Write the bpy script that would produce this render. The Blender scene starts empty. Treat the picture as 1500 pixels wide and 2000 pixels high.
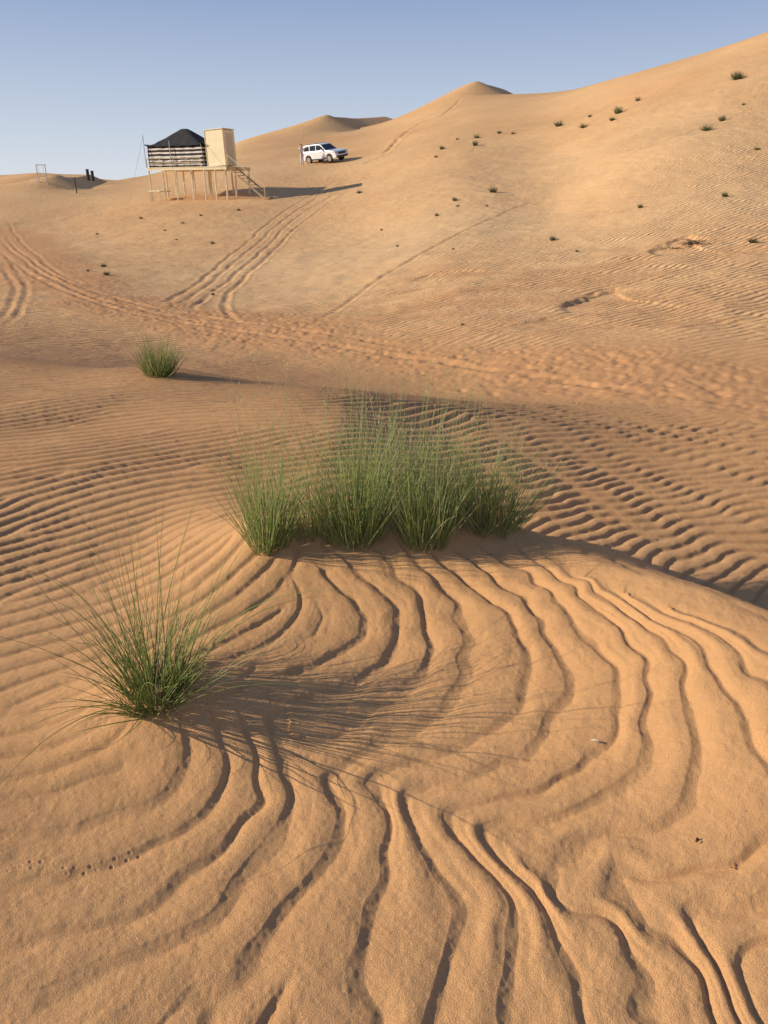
import bpy, bmesh, math, random, time
import numpy as np
from mathutils import Vector, Matrix
T0=time.time()
F=1444.4; PT=math.radians(23); H=1.55
SP,CP=math.sin(PT),math.cos(PT)
COL=bpy.context.scene.collection
rng=np.random.default_rng(7); random.seed(7)

def ray(u,v):
    xc=(u-750)/F; yc=(1000-v)/F
    return xc, CP+yc*SP, -SP+yc*CP
def at(u,v,Y):
    dx,dy,dz=ray(u,v); t=Y/dy
    return (dx*t,Y,H+dz*t)

# ------------------------------------------------ terrain control
CT=[]
def col(u,rows):
    for v,Y in rows: CT.append(at(u,v,Y))
col(-500,[(2000,.98),(1500,1.71),(1000,3.7),(850,5.2),(700,8.6),(640,14),(560,26),(480,40),(420,58),(380,75),(365,95),(376,140)])
col(0,[(2000,.98),(1500,1.71),(1200,2.6),(1000,3.65),(850,5.15),(760,7.0),(705,8.6),(650,13),(600,19),(540,28),(480,42),(430,58),(400,68),(374,80),(378,110),(380,170)])
col(150,[(450,50),(400,64),(374,82),(372,110),(374,170)])
col(300,[(2000,.98),(1500,1.71),(1200,2.6),(1000,3.65),(850,5.05),(735,8.0),(690,11.8),(650,15.5),(600,21),(520,32),(450,45),(396,58),(364,78),(358,110),(360,190)])
col(470,[(372,60),(330,75),(300,95),(284,125),(300,200)])
col(600,[(2000,.98),(1500,1.71),(1200,2.6),(1000,3.6),(850,4.95),(770,6.6),(720,9.8),(680,12.8),(640,16.5),(600,20.5),(520,29),(450,41),(380,57),(320,76),(288,98),(266,125),(290,200)])
col(750,[(600,19),(450,36),(350,55),(290,78),(258,105),(247,130),(275,200)])
col(900,[(2000,.98),(1500,1.71),(1200,2.6),(1000,3.55),(850,4.95),(760,7.6),(710,10.5),(640,14.5),(560,20),(450,31),(350,45),(270,66),(216,95),(196,122),(225,180)])
col(1080,[(400,36),(300,52),(230,72),(184,103),(196,150)])
col(1200,[(2000,.98),(1500,1.71),(1200,2.6),(1000,3.6),(850,5.4),(760,8.2),(715,10),(650,13),(560,18),(450,26),(350,36),(250,52),(157,82),(166,120)])
col(1500,[(2000,.98),(1500,1.71),(1200,2.6),(1000,3.7),(850,5.6),(790,7.4),(720,9.5),(600,14),(450,22),(300,34),(200,45),(120,57),(70,69),(85,100)])
col(1900,[(2000,.98),(1500,1.71),(1000,3.7),(850,5.6),(780,7.6),(600,13.5),(400,24),(200,40),(60,52),(-40,66),(-20,95)])
CT=np.array(CT)
def feat(x,y):
    r=np.sqrt(x*x+y*y)+1e-6
    a=np.clip(np.arctan2(x,y),-0.72,0.72); l=np.log(np.clip(r,.8,230))
    return a*2.6,l,r
ca,cl,cr=feat(CT[:,0],CT[:,1])
def tps(d2): return 0.5*d2*np.log(d2+1e-9)
n=len(CT)
D2=(ca[:,None]-ca[None])**2+(cl[:,None]-cl[None])**2
A=np.zeros((n+3,n+3)); A[:n,:n]=tps(D2)+np.eye(n)*0.003
A[:n,n]=1;A[:n,n+1]=ca;A[:n,n+2]=cl;A[n:,:n]=A[:n,n:].T
q=CT[:,2]/(cr+4)
sol=np.linalg.solve(A,np.concatenate([q,[0,0,0]]))
TA=np.linspace(-0.72*2.6,0.72*2.6,760); TL=np.linspace(math.log(.8),math.log(230),1000)
ga,gl=np.meshgrid(TA,TL)
tab=sol[n]+sol[n+1]*ga+sol[n+2]*gl
for i in range(n): tab+=sol[i]*tps((ga-ca[i])**2+(gl-cl[i])**2)
def bil(tabl,fx,fy):
    ny_,nx_=tabl.shape
    fx=np.clip(fx,0,nx_-1.001);fy=np.clip(fy,0,ny_-1.001)
    ix=fx.astype(int);iy=fy.astype(int);tx=fx-ix;ty=fy-iy
    return (tabl[iy,ix]*(1-tx)+tabl[iy,ix+1]*tx)*(1-ty)+(tabl[iy+1,ix]*(1-tx)+tabl[iy+1,ix+1]*tx)*ty
def sst(a,b,x):
    t=np.clip((x-a)/(b-a),0,1); return t*t*(3-2*t)
def pdist(x,y,poly):
    best=np.full(x.shape,1e9); sg=np.zeros(x.shape); ra=np.zeros(x.shape); tt=np.zeros(x.shape)
    m=len(poly)-1
    for i in range(m):
        ax,ay=poly[i][:2];bx,by=poly[i+1][:2]
        dx,dy=bx-ax,by-ay; L2=dx*dx+dy*dy+1e-12
        tu=((x-ax)*dx+(y-ay)*dy)/L2
        t=np.clip(tu,0,1)
        d=np.hypot(x-ax-t*dx,y-ay-t*dy)
        c=(dx*(y-ay)-dy*(x-ax))/(math.sqrt(L2)*(d+1e-7)); c=np.clip(c,-1,1); ac=np.abs(c)
        e=np.zeros(x.shape,bool)
        if i==0: e|=tu<0
        if i==m-1: e|=tu>1
        val=np.where(e,c,np.where(c>=0,1.0,-1.0))
        k=(d<best-1e-7)|((d<best+1e-7)&(ac>ra))
        best=np.where(k,d,best);sg=np.where(k,val,sg);ra=np.where(k,ac,ra);tt=np.where(k,(i+t)/m,tt)
    return best,sg,tt
RIDGE=[(-1.0,3.3),(-.55,3.10),(0,3.10),(.42,3.06),(.66,2.88),(.887,2.53),(1.25,2.09),(1.55,1.72),(2.0,1.2)]
BACK=[(-14,12.5),(-7,9.4),(-4.4,8.5),(-2.4,7.9),(-.7,6.8),(.7,5.8),(2.0,5.2),(4,4.8)]
C1=(-.71,1.99)
FAR=[
 ([at(640,236,114)[:2],at(652,232,119)[:2],at(690,238,128)[:2],at(752,240,138)[:2]],2.6,8,.62,.5),
 ([at(932,165,116)[:2],at(950,166,121)[:2],at(985,176,130)[:2]],2.1,8,.55,.5),
 ([at(112,344,77)[:2],at(130,348,80)[:2],at(180,362,90)[:2]],1.6,6,.55,.5),
 ([at(-90,362,92)[:2],at(20,352,92)[:2],at(70,345,90)[:2]],1.4,10,.25,0),
 ([at(255,352,110)[:2],at(300,346,112)[:2]],.8,9,.2,0),
]
def macro(x,y):
    x=np.asarray(x,float);y=np.asarray(y,float)
    a,l,r=feat(x,y)
    z=bil(tab,(a-TA[0])/(TA[1]-TA[0]),(l-TL[0])/(TL[1]-TL[0]))*(np.clip(r,0,230)+4)
    z=z*sst(-0.5,.9,r) 
    near=r<34
    if np.any(near):
        xn=x[near]; yn=y[near]; rn_=r[near]
        d,s,t=pdist(xn,yn,RIDGE); d=d*s
        lee=sst(-.4,.6,xn)
        hc=.165+.135*sst(.5,1.25,xn)
        hf=hc*np.exp(-(d/.85)**2)
        dr_=np.sqrt(np.clip(d,0,9)**2+.003)-.0548
        u_=dr_*(.30+.33*lee)/(hc+.21*lee)
        ramp=np.where(u_<.9,u_,.9+.1*(1-np.exp(-(u_-.9)/.1)))
        hb=hc-(hc+.21*lee)*np.clip(ramp,0,1)
        hb=hb+ (.21*lee)*sst(1.6,4.8,d)
        hh=np.where(d<0,hf,hb)*sst(-1.3,-.5,xn)
        for (cx,cy,s1,h1) in [(-.5,3.02,.18,.06),(-.15,3.05,.2,.06),(.2,2.98,.2,.06),(.5,3.1,.22,.05)]:
            hh=hh+h1*np.exp(-((xn-cx)**2+(yn-cy)**2)/(s1*s1))
        tx=xn-C1[0];ty=yn-C1[1]
        hh=hh+.10*np.exp(-(ty/.22)**2-np.where(tx>0,(tx/.45)**2,(tx/.28)**2))
        hh=hh+.10*np.exp(-((xn+2.5)**2/.5+(yn-8.1)**2/.35))
        hh=hh+.012*np.sin(xn*2.3+yn*1.1+1)*np.sin(yn*2.9-xn*.7)*sst(.3,1.5,rn_)
        d,s,t=pdist(xn,yn,BACK); d=d*s
        hh=hh+sst(4.5,0,xn)*(-.38*sst(0,3.6,d)+.38*sst(4,10,d))*sst(34,27,rn_)
        z[near]+=hh
    far=r>60
    if np.any(far):
        xf=x[far]; yf=y[far]
        add=0
        for poly,hgt,wb,sl,tp_ in FAR:
            d,s,t=pdist(xf,yf,poly)
            ds=np.sqrt(d*d+1.0)-1.0
            wB=sst(-1,1,s)
            hg_=hgt*(1-tp_*t)
            add=add+wB*hg_*np.exp(-ds/wb)+(1-wB)*(np.maximum(0,hg_-d*sl)*.85+hg_*.15*np.exp(-ds/wb))
        z[far]+=add
    mid=sst(14,40,r)
    z=z+mid*(.12*np.sin(x*.21+y*.13)*np.sin(y*.17-x*.08+2)+.05*np.sin(x*.6+1.3*np.sin(y*.3)))*(1-sst(70,110,r))
    return z
YS=np.exp(np.linspace(math.log(.5),math.log(160),2500))
def hit(u,v):
    dx,dy,dz=ray(u,v)
    xs=dx/dy*YS; zs=H+dz/dy*YS
    g=macro(xs,YS)
    k=np.where(zs<g)[0]
    if len(k)==0:
        i=int(np.argmin(zs-g))
    else: i=int(k[0])
    Y=YS[i]; x=dx/dy*Y
    return (float(x),float(Y),float(g[i]))
def cat(P,k=6):
    P=[np.array(p[:2],float) for p in P]; out=[]
    Q=[2*P[0]-P[1]]+P+[2*P[-1]-P[-2]]
    for i in range(1,len(Q)-2):
        for j in range(k):
            t=j/k
            out.append(.5*((2*Q[i])+(-Q[i-1]+Q[i+1])*t+(2*Q[i-1]-5*Q[i]+4*Q[i+1]-Q[i+2])*t*t+(-Q[i-1]+3*Q[i]-3*Q[i+1]+Q[i+2])*t**3))
    out.append(P[-1]); return out
def h2(u,v): return hit(u,v)[:2]
def pl(pts,k=4): return cat([h2(u,v) for u,v in pts],k)

def vnoise(x,y,seed=0):
    xi=np.floor(x).astype(np.int64);yi=np.floor(y).astype(np.int64)
    tx=x-xi;ty=y-yi;tx=tx*tx*(3-2*tx);ty=ty*ty*(3-2*ty)
    def h(a,b):
        k=(a*374761393+b*668265263+seed*974634777)&0xffffffff
        k=((k^(k>>13))*1274126177)&0xffffffff
        return ((k^(k>>16))&0xffff)/65535.0
    return (h(xi,yi)*(1-tx)+h(xi+1,yi)*tx)*(1-ty)+(h(xi,yi+1)*(1-tx)+h(xi+1,yi+1)*tx)*ty

# ------------------------------------------------ ripple field (lee side lies left of the heading)
PIN=[ # consecutive crests, outward order
 [(340,1440),(345,1500),(290,1560),(170,1600),(0,1640),(-120,1660)],
 [(410,1430),(430,1520),(360,1610),(230,1680),(80,1715),(-120,1745)],
 [(470,1440),(500,1530),(450,1640),(330,1735),(180,1795),(0,1840),(-120,1860)],
 [(520,1450),(557,1540),(540,1620),(470,1710),(350,1800),(200,1870),(0,1935),(-120,1960)],
 [(800,1090),(835,1130),(880,1180),(905,1250),(890,1330),(840,1400),(760,1455),(680,1490),(625,1520),(628,1550),(660,1600),(640,1680),(560,1790),(440,1900),(320,2000),(250,2080)],
 [(850,1085),(905,1130),(970,1190),(1020,1270),(1012,1350),(965,1410),(900,1455),(820,1492),(740,1512),(700,1530),(712,1560),(755,1610),(765,1680),(720,1800),(692,1900),(690,2000),(690,2080)],
 [(900,1080),(960,1125),(1040,1200),(1090,1290),(1092,1370),(1055,1430),(990,1475),(890,1515),(810,1535),(775,1556),(790,1600),(840,1660),(875,1760),(855,1870),(800,2000),(780,2080)],
 [(960,1080),(1030,1125),(1110,1200),(1180,1300),(1213,1390),(1190,1450),(1100,1510),(970,1548),(880,1566),(850,1590),(880,1640),(950,1700),(990,1790),(1012,1900),(1015,2000),(1010,2080)],
 [(1020,1080),(1090,1130),(1200,1225),(1262,1330),(1270,1410),(1250,1475),(1190,1540),(1080,1582),(980,1602),(940,1625),(980,1675),(1060,1740),(1110,1810),(1150,1920),(1165,2000),(1170,2080)],
 [(1080,1095),(1170,1160),(1300,1270),(1347,1360),(1357,1460),(1335,1555),(1270,1615),(1160,1642),(1070,1655),(1060,1690),(1140,1755),(1205,1850),(1250,2000),(1260,2080)],
 [(1150,1130),(1250,1190),(1400,1310),(1470,1420),(1500,1520),(1490,1615),(1420,1680),(1320,1705),(1210,1712),(1190,1740),(1230,1790),(1310,1870),(1350,2000),(1370,2080)],
 [(1240,1165),(1340,1215),(1490,1330),(1565,1450),(1605,1600),(1560,1700),(1470,1750),(1370,1770),(1340,1800),(1390,1880),(1440,2000),(1450,2080)],
 [(1330,1190),(1420,1235),(1570,1340),(1660,1480),(1700,1640),(1620,1790),(1510,1840),(1470,1880),(1500,1950),(1540,2080)],
]
INNER=[
 [(640,1120),(690,1165),(705,1210),(680,1260),(620,1290),(560,1310)],
 [(690,1105),(745,1150),(770,1215),(750,1280),(690,1325),(600,1360)],
 [(745,1095),(800,1145),(838,1220),(820,1310),(770,1370),(690,1415),(600,1440)],
]
FREE=[
 [(430,990),(300,1030),(150,1075),(0,1115),(-200,1160)],
 [(430,915),(200,950),(0,1000)],
 [(420,850),(200,880),(0,915),(-200,950)],
 [(470,1090),(400,1150),(300,1190),(150,1235),(0,1290)],
 [(200,1290),(120,1320),(0,1370)],
 [(130,1410),(60,1440),(-60,1500)],
 [(150,1480),(80,1520),(-60,1570)],
 [(520,1090),(500,1160),(440,1210),(380,1250)],
 [(420,790),(200,805),(0,830)],[(420,738),(200,747),(0,764),(-200,790)],
 [(560,855),(500,868),(430,880)],
 [(950,800),(850,806),(700,812),(560,812),(450,810)],[(950,860),(800,870),(650,875),(520,885)],
 [(1500,800),(1300,812),(1150,822),(1000,830)],[(1300,780),(1100,788),(900,790)],
]
for dv in (-75,-35,0,40,80,125):
    FREE.append([(1600,890+dv),(1450,915+dv),(1300,940+dv),(1150,962+dv),(1000,985+dv)])
gx0,gy0,gd=-8.0,.2,.0175; nx,ny=1000,768
gxs=gx0+gd*np.arange(nx);gys=gy0+gd*np.arange(ny)
GX,GY=np.meshgrid(gxs,gys)
pinw=[cat([h2(u,v) for u,v in P],5) for P in PIN]
inw=[cat([h2(u,v) for u,v in P],5) for P in INNER]
frw=[cat([h2(u,v) for u,v in P],3) for P in FREE]
fx0,fy0,fd=-2.0,.55,.009;fnx,fny=520,300
FX,FY=np.meshgrid(fx0+fd*np.arange(fnx),fy0+fd*np.arange(fny))
br_=h2(1250,1850);WB=1+1.3*np.exp(-((FX-br_[0])**2+(FY-br_[1])**2)/.10)
FXw=FX+(.055*(vnoise(FX*5,FY*5,301)-.5)+.034*(vnoise(FX*12,FY*12,303)-.5))*WB
FYw=FY+(.055*(vnoise(FX*5,FY*5,302)-.5)+.034*(vnoise(FX*12,FY*12,304)-.5))*WB
allp=inw+pinw
num=[1,2,3]+[0,1,2,3]+[4,5,6,7,8,9,10,11,12]
sd_=[]
for L in allp:
    d,s,t=pdist(FXw,FYw,L); sd_.append(d*np.where(s>=0,1,-1))
sd_=np.array(sd_);ab=np.abs(sd_)
near_i=ab.argmin(0);num=np.array(num)
PH=np.zeros_like(FX);SPC=np.zeros_like(FX)
for i in range(len(allp)):
    if i<3: up=i+1 if i<2 else 7; dn=i-1 if i>0 else None
    elif i<7: up=i+1; dn=i-1 if i>3 else None
    else: up=i+1 if i+1<len(allp) else None; dn=i-1
    m=near_i==i
    s=sd_[i]
    def other(j):
        return ab[j] if j is not None else np.full_like(s,.08)
    if i==7: dno=np.minimum(ab[2],ab[6])
    else: dno=other(dn)
    upo=other(up)
    o=np.where(s>0,upo,dno)
    ph=num[i]+s/(np.abs(s)+o+1e-6)
    PH=np.where(m,ph,PH);SPC=np.where(m,np.abs(s)+o,SPC)
NEARW=1-sst(.09,.15,ab.min(0))
NEARW*=1-sst(.30,.42,SPC)
ZN=np.exp(2j*math.pi*PH)
S=[]
for L,w in [(l,1.0) for l in pinw]+[(l,1.0) for l in inw]+[(l,1.0) for l in frw]:
    for a,b in zip(L[:-1],L[1:]):
        d=b-a; ln=np.hypot(*d)
        if ln<1e-5: continue
        m_=(a+b)/2
        S.append((m_[0],m_[1],-d[1]/ln,d[0]/ln,ln**.5))
S=np.array(S)
cgx=np.linspace(gx0,gx0+gd*nx,180);cgy=np.linspace(gy0,gy0+gd*ny,140)
CX,CY=np.meshgrid(cgx,cgy)
NX=np.zeros_like(CX);NY=np.zeros_like(CX)
for sx,sy,ax,ay,w in S:
    d2=((CX-sx)**2+(CY-sy)**2)/(.02*(1+.5*(sx*sx+sy*sy)))
    ww=w/(d2+.1)**2
    NX+=ww*ax;NY+=ww*ay
jit=((vnoise(CX*1.1,CY*1.1,3)-.5)*.5+(vnoise(CX*2.7,CY*2.7,5)-.5)*.35)*(1-.4*sst(.3,1,CX))
c_,s_=np.cos(jit),np.sin(jit); NX,NY=NX*c_-NY*s_,NX*s_+NY*c_
fx=(GX-cgx[0])/(cgx[1]-cgx[0]);fy=(GY-cgy[0])/(cgy[1]-cgy[0])
TH=np.arctan2(bil(NY,fx,fy),bil(NX,fx,fy))
NB=24
KX,KY=np.meshgrid(2*math.pi*np.fft.fftfreq(nx,gd),2*math.pi*np.fft.fftfreq(ny,gd))
bpos=(TH/(2*math.pi)*NB)%NB
farw=sst(4.4,6.8,np.hypot(GX*.8,GY))
wk=[];Gs=[]
for k0,kw in ((2*math.pi/.108,1-farw),(2*math.pi/.145,farw)):
    sg=.16*k0
    for k in range(NB):
        dd=np.abs(bpos-k);dd=np.minimum(dd,NB-dd);w=np.clip(1-dd,0,1)*kw
        if w.max()<=0: continue
        th=2*math.pi*k/NB
        wk.append(w.astype(np.float32));Gs.append(np.exp(-((KX-k0*math.cos(th))**2+(KY-k0*math.sin(th))**2)/(2*sg*sg)).astype(np.float32))
inn=(GX>fx0+.02)&(GX<fx0+fd*(fnx-2))&(GY>fy0+.02)&(GY<fy0+fd*(fny-2))
nw=bil(NEARW,(GX-fx0)/fd,(GY-fy0)/fd)*inn
zn=bil(ZN,(GX-fx0)/fd,(GY-fy0)/fd)*inn
Z=(rng.normal(size=GX.shape)+1j*rng.normal(size=GX.shape))*.5*(1-nw)+zn*nw
for it in range(9):
    FZ=np.fft.fft2(Z);out=np.zeros_like(Z)
    for w,G in zip(wk,Gs): out+=w*np.fft.ifft2(FZ*G)
    am=np.abs(out);Z=out/(am+.2*am.mean())
    Z=Z*(1-nw)+zn*nw
print('ripples',time.time()-T0)
def prof(zz,w_,rd):
    am=np.clip(np.abs(zz)*1.3,0,1)
    s=(np.angle(zz)/(2*math.pi)+.06)%1.0
    q_=np.clip(s/w_,0,1)
    br=1-.26*rd
    lee=br*(1-q_)**1.4
    st=np.clip((s-w_)/(1-w_),0,1)
    c0=.58+.25*(1-rd)
    wind=np.where(st<c0,np.sin(np.clip(st/c0,0,1)*math.pi/2)**1.05,1-(1-br)*np.clip((st-c0)/(1-c0),0,1)**1.6)
    f=np.where(s<w_,lee,wind)
    return (f-.62)*am,s
def ripple(x,y):
    a=bil(Z,(x-gx0)/gd,(y-gy0)/gd)
    i1=(x>gx0+gd)&(x<gx0+gd*(nx-2))&(y>gy0+gd)&(y<gy0+gd*(ny-2))
    i2=(x>fx0+.02)&(x<fx0+fd*(fnx-2))&(y>fy0+.02)&(y<fy0+fd*(fny-2))
    w=bil(NEARW,(x-fx0)/fd,(y-fy0)/fd)*i2
    b=bil(ZN,(x-fx0)/fd,(y-fy0)/fd)
    b=b/(np.abs(b)+.05)
    zz=a*(1-w)+b*w*.9
    rr_=np.hypot(x,y)
    wl=.16+.11*vnoise(x*2.5,y*2.5,77)+.06*sst(2.6,5.5,rr_)
    rd=.65+.35*vnoise(x*1.7,y*1.7,83)
    rd=rd*(1-.6*sst(2.8,4.5,rr_))
    f,s=prof(zz,wl,rd)
    z2=zz*zz*np.exp(1j*(1.6+3.4*(vnoise(x*5,y*5,78)-.5)))
    f2,s2=prof(z2,.30,.4)
    m2=np.clip(vnoise(x*2.3+9,y*2.3,79)*2.2-.4,0,1)*sst(4.2,2.8,rr_)
    m2=np.maximum(m2,.95*np.exp(-((x-br_[0])**2+(y-br_[1])**2)/.05))
    return (f*(1-.12*m2)+f2*.20*m2)*i1,s,m2

# ------------------------------------------------ ground mesh
dense=np.radians(np.linspace(-42,42,1100))
left=np.radians(np.linspace(-115,-42,34)[:-1]);right=np.radians(np.linspace(42,115,34)[1:])
AZ=np.concatenate([left,dense,right])
dep=np.linspace(math.atan(1.55/.72),math.atan(1.55/11.5),1080)
R=np.concatenate([[.02,.15,.35,.5,.6],1.55/np.tan(dep),np.exp(np.linspace(math.log(11.5),math.log(165),620))[1:],np.exp(np.linspace(math.log(165),math.log(1500),30))[1:]])
AA,RR=np.meshgrid(AZ,R)
X=(RR*np.sin(AA)).ravel();Y=(RR*np.cos(AA)).ravel();RF=RR.ravel()
Zg=macro(X,Y)
dropw=sst(142,215,RF)
Zg=Zg*(1-dropw)-8*dropw
TRK=pl([(-300,440),(-60,450),(10,475),(70,520),(160,568),(300,608),(450,635),(650,668),(900,705),(1200,748),(1500,782),(1800,800)],4)
d,s,t=pdist(X,Y,TRK)
wd=1.4+.02*RF
wn=vnoise(X*.5,Y*.5,11)
trk=1-sst(.4,1.35,(d+(wn-.5)*1.6)/wd)
rm=(1-sst(9.5,13,RF+(vnoise(X*.4,Y*.4,8)-.5)*2))*(1-sst(0,.6,trk))
amp=.0116*(.6+.8*vnoise(X*1.6+3,Y*1.6,21))*(1+.62*sst(2.6,5.0,RF))
amp*=1+.25*sst(.1,-.5,X)*sst(2.0,1.5,Y)
amp*=1-.85*np.exp(-((X-C1[0])**2+(Y-C1[1])**2)/.025)
dr,sr,_=pdist(np.where(RF<14,X,0),np.where(RF<14,Y,50),RIDGE)
amp*=1-.7*np.exp(-(dr/.13)**2)
drs=dr*sr
amp*=1-.65*sst(.05,.2,drs)*sst(.8,.5,drs)*sst(.2,.6,X)
zig=sst(.2,1.0,X)*sst(3.0,3.6,Y)
nm=RF<14
zx=X[nm];zy=Y[nm]
ph_=zx*2.1+.9*vnoise(zx*1.1,zy*1.1,35)+.8*zy
zg=(np.sin(ph_*6.283)+.2*np.sin(ph_*18.85+1))*.024+(vnoise(zx*2.6,zy*1.6,36)-.5)*.05
wx=zx+.025*(vnoise(zx*6,zy*6,31)-.5);wy=zy+.025*(vnoise(zx*6,zy*6,32)-.5)+zg*zig[nm]
rp=np.zeros_like(X);rs=np.zeros_like(X);rp[nm],rs[nm],_m2=ripple(wx,wy)
Zg+=rp*amp*rm
Zg[nm]+=.0042*(vnoise(X[nm]*12,Y[nm]*12,41)-.5)+.0026*(vnoise(X[nm]*34,Y[nm]*34,42)-.5)+.0016*(vnoise(X[nm]*90,Y[nm]*90,43)-.5)
nr_i=np.where(RF<3.4)[0];XN=X[nr_i];YN=Y[nr_i]
prg=np.random.default_rng(5)
def prints(pts,step,rad,dp,side):
    L=np.array(pl(pts,6));seg=np.hypot(*(L[1:]-L[:-1]).T);cs=np.concatenate([[0],np.cumsum(seg)])
    k=0
    for sdist in np.arange(0,cs[-1],step):
        i=min(np.searchsorted(cs,sdist,side='right')-1,len(L)-2);f=(sdist-cs[i])/(seg[i]+1e-9)
        p=L[i]+(L[i+1]-L[i])*f;dd=(L[i+1]-L[i])/(seg[i]+1e-9)
        k+=1;off=side*(1 if k%2 else -1)+prg.normal(0,side*.35)
        p=p+np.array([-dd[1],dd[0]])*off+dd*prg.normal(0,step*.2)
        rr2=(XN-p[0])**2+(YN-p[1])**2
        m=rr2<(3*rad)**2
        q2=rr2[m]/(rad*rad)
        Zg[nr_i[m]]+=dp*prg.uniform(.3,1.2)*(-np.exp(-q2)+.35*np.exp(-(np.sqrt(q2)-1.5)**2/.2))
prints([(0,1705),(60,1690),(130,1700),(200,1690),(270,1668)],.016,.0045,.0028,.008)
prints([(85,1475),(105,1510),(112,1560)],.014,.0035,.0016,.006)
prints([(620,1235),(700,1262),(750,1300),(790,1350),(800,1400)],.014,.0035,.0018,.005)
foot=vnoise(X*5.6,Y*5.6,51)*.5+vnoise(X*12,Y*12,52)*.5
foot=np.where(foot<.45,foot*1.6-.27,foot)
Zg+=trk*(foot-.5)*.044*(1-.3*sst(20,40,RF))
red=trk*.8
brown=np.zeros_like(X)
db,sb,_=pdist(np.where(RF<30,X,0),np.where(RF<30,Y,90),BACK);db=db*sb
brown=1.1*sst(-1.0,.5,db)*sst(8.8,3.8,db)*sst(30,24,RF)*sst(4,0,X)*(.8+.3*vnoise(X*.8,Y*.8,96))*(1-.35*sst(-2.2,-.2,X))*(1-.5*trk)  # darker sand band that also paints in the shade of the back slope
def groove(pts,w,dp,k=4,foots=False,noise=.4):
    L=pl(pts,k);La=np.array(L)
    m=(X>La[:,0].min()-1.5)&(X<La[:,0].max()+1.5)&(Y>La[:,1].min()-1.5)&(Y<La[:,1].max()+1.5)
    xm,ym=X[m],Y[m]
    d,s,t=pdist(xm+.12*(vnoise(xm*.7,ym*.7,63)-.5),ym,L)
    e=np.clip(t*8,0,1)*np.clip((1-t)*8,0,1)
    g=-np.exp(-(d/w)**2)+.35*np.exp(-((d-1.9*w)/(.7*w))**2)
    md=(1-noise)+2*noise*vnoise(xm*2.2,ym*2.2,61)
    if foots: md=md*np.clip(vnoise(xm*2.5,ym*2.5,62)*3-.8,0,1)
    Zg[m]+=g*dp*e*md
    red[m]=np.maximum(red[m],.45*np.exp(-(d/(1.4*w))**2)*e)
for pts in [[(690,335),(640,362),(590,392),(530,432),(470,485),(410,535),(350,575),(318,592)],
            [(696,340),(645,370),(597,401),(538,443),(480,496),(420,546),(362,586),(335,600)],
            [(700,348),(625,396),(562,440),(505,498),(450,545),(395,585),(372,612)],
            [(704,354),(634,404),(574,450),(518,506),(468,552),(440,585),(445,612),(470,632)]]:
    groove(pts,.09,.026,noise=.6)
for pts in [[(0,440),(50,500),(140,553),(290,598),(450,626),(650,654),(900,688)],
            [(-20,470),(50,530),(150,578),(290,618),(450,645),(650,675),(900,712),(1200,760),(1500,795)],
            [(0,520),(30,560),(20,600),(0,628)],[(0,490),(48,550),(42,600),(10,640)],
            [(10,425),(40,470),(110,530),(200,575)],[(-10,455),(60,520),(160,572),(310,612),(470,642)]]:
    groove(pts,.09,.018,noise=.7)
for pts in [[(590,650),(700,575),(800,510),(900,455),(1000,410),(1050,392)],
            [(1180,325),(1300,275),(1400,240),(1500,200)]]:
    groove(pts,.09,.022,noise=.8)
for pts in [[(750,300),(790,262),(830,238),(868,222),(905,185)],[(740,310),(780,268),(822,240),(850,230)],[(690,330),(760,300),(830,280),(900,265)]]:
    groove(pts,.25,.08,foots=True)
def scarp(pts,h,w):
    L=pl(pts,3);d,s,t=pdist(X,Y,L)
    d=d*s+.5*(vnoise(X*1.3,Y*1.3,71)-.5)+.2*(vnoise(X*4,Y*4,72)-.5)
    e=sst(0,.25,t)*sst(1,.75,t)
    Zg[:]+=e*h*(-sst(.10,-.16,d)*np.exp(-np.clip(-d,0,9)/w)+.25*np.exp(-np.abs(d)/w))
    red[:]=np.maximum(red,.6*np.exp(-(d/.3)**2)*e)
scarp([(1262,512),(1300,482),(1345,462),(1410,466)],.11,1.2)
scarp([(1075,615),(1130,585),(1190,562),(1270,562)],.10,1.4)
scarp([(770,560),(830,538),(900,530),(970,530)],.055,1.0)
scarp([(985,640),(1050,625),(1120,615)],.05,.8)
scarp([(1180,520),(1230,505),(1290,500)],.04,.6)
scarp([(1330,650),(1400,630),(1480,628)],.04,.7)
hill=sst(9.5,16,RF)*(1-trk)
hm=RF>10
lumps=(vnoise(X[hm]*1.1,Y[hm]*1.1,81)-.5)*.05+(vnoise(X[hm]*3.1,Y[hm]*3.1,82)-.5)*.026
Zg[hm]+=hill[hm]*lumps*(1-sst(50,90,RF[hm]))
for (u,v,sx,am) in [(900,570,5,.9),(1050,600,4,.8),(850,610,4,.8),(1350,480,3,.6),(700,620,3,.6),(980,540,3,.8),(1250,620,3,.6),(1150,560,3,.6)]:
    p=h2(u,v);red=np.maximum(red,am*np.exp(-((X-p[0])**2+(Y-p[1])**2)/sx**2)*np.clip(-.2+1.7*vnoise(X*.9+Y*.4,Y*2.2,91),0,1))
pale=np.zeros_like(X)
for (u,v,sx,am) in [(700,500,6,.8),(850,450,7,.7),(620,560,3,.7),(1150,480,6,.5),(1300,420,7,.4),(1100,330,9,.4)]:
    p=h2(u,v);pale=np.maximum(pale,am*np.exp(-((X-p[0])**2+(Y-p[1])**2)/sx**2))
print('terrain',time.time()-T0,len(X))

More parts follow.
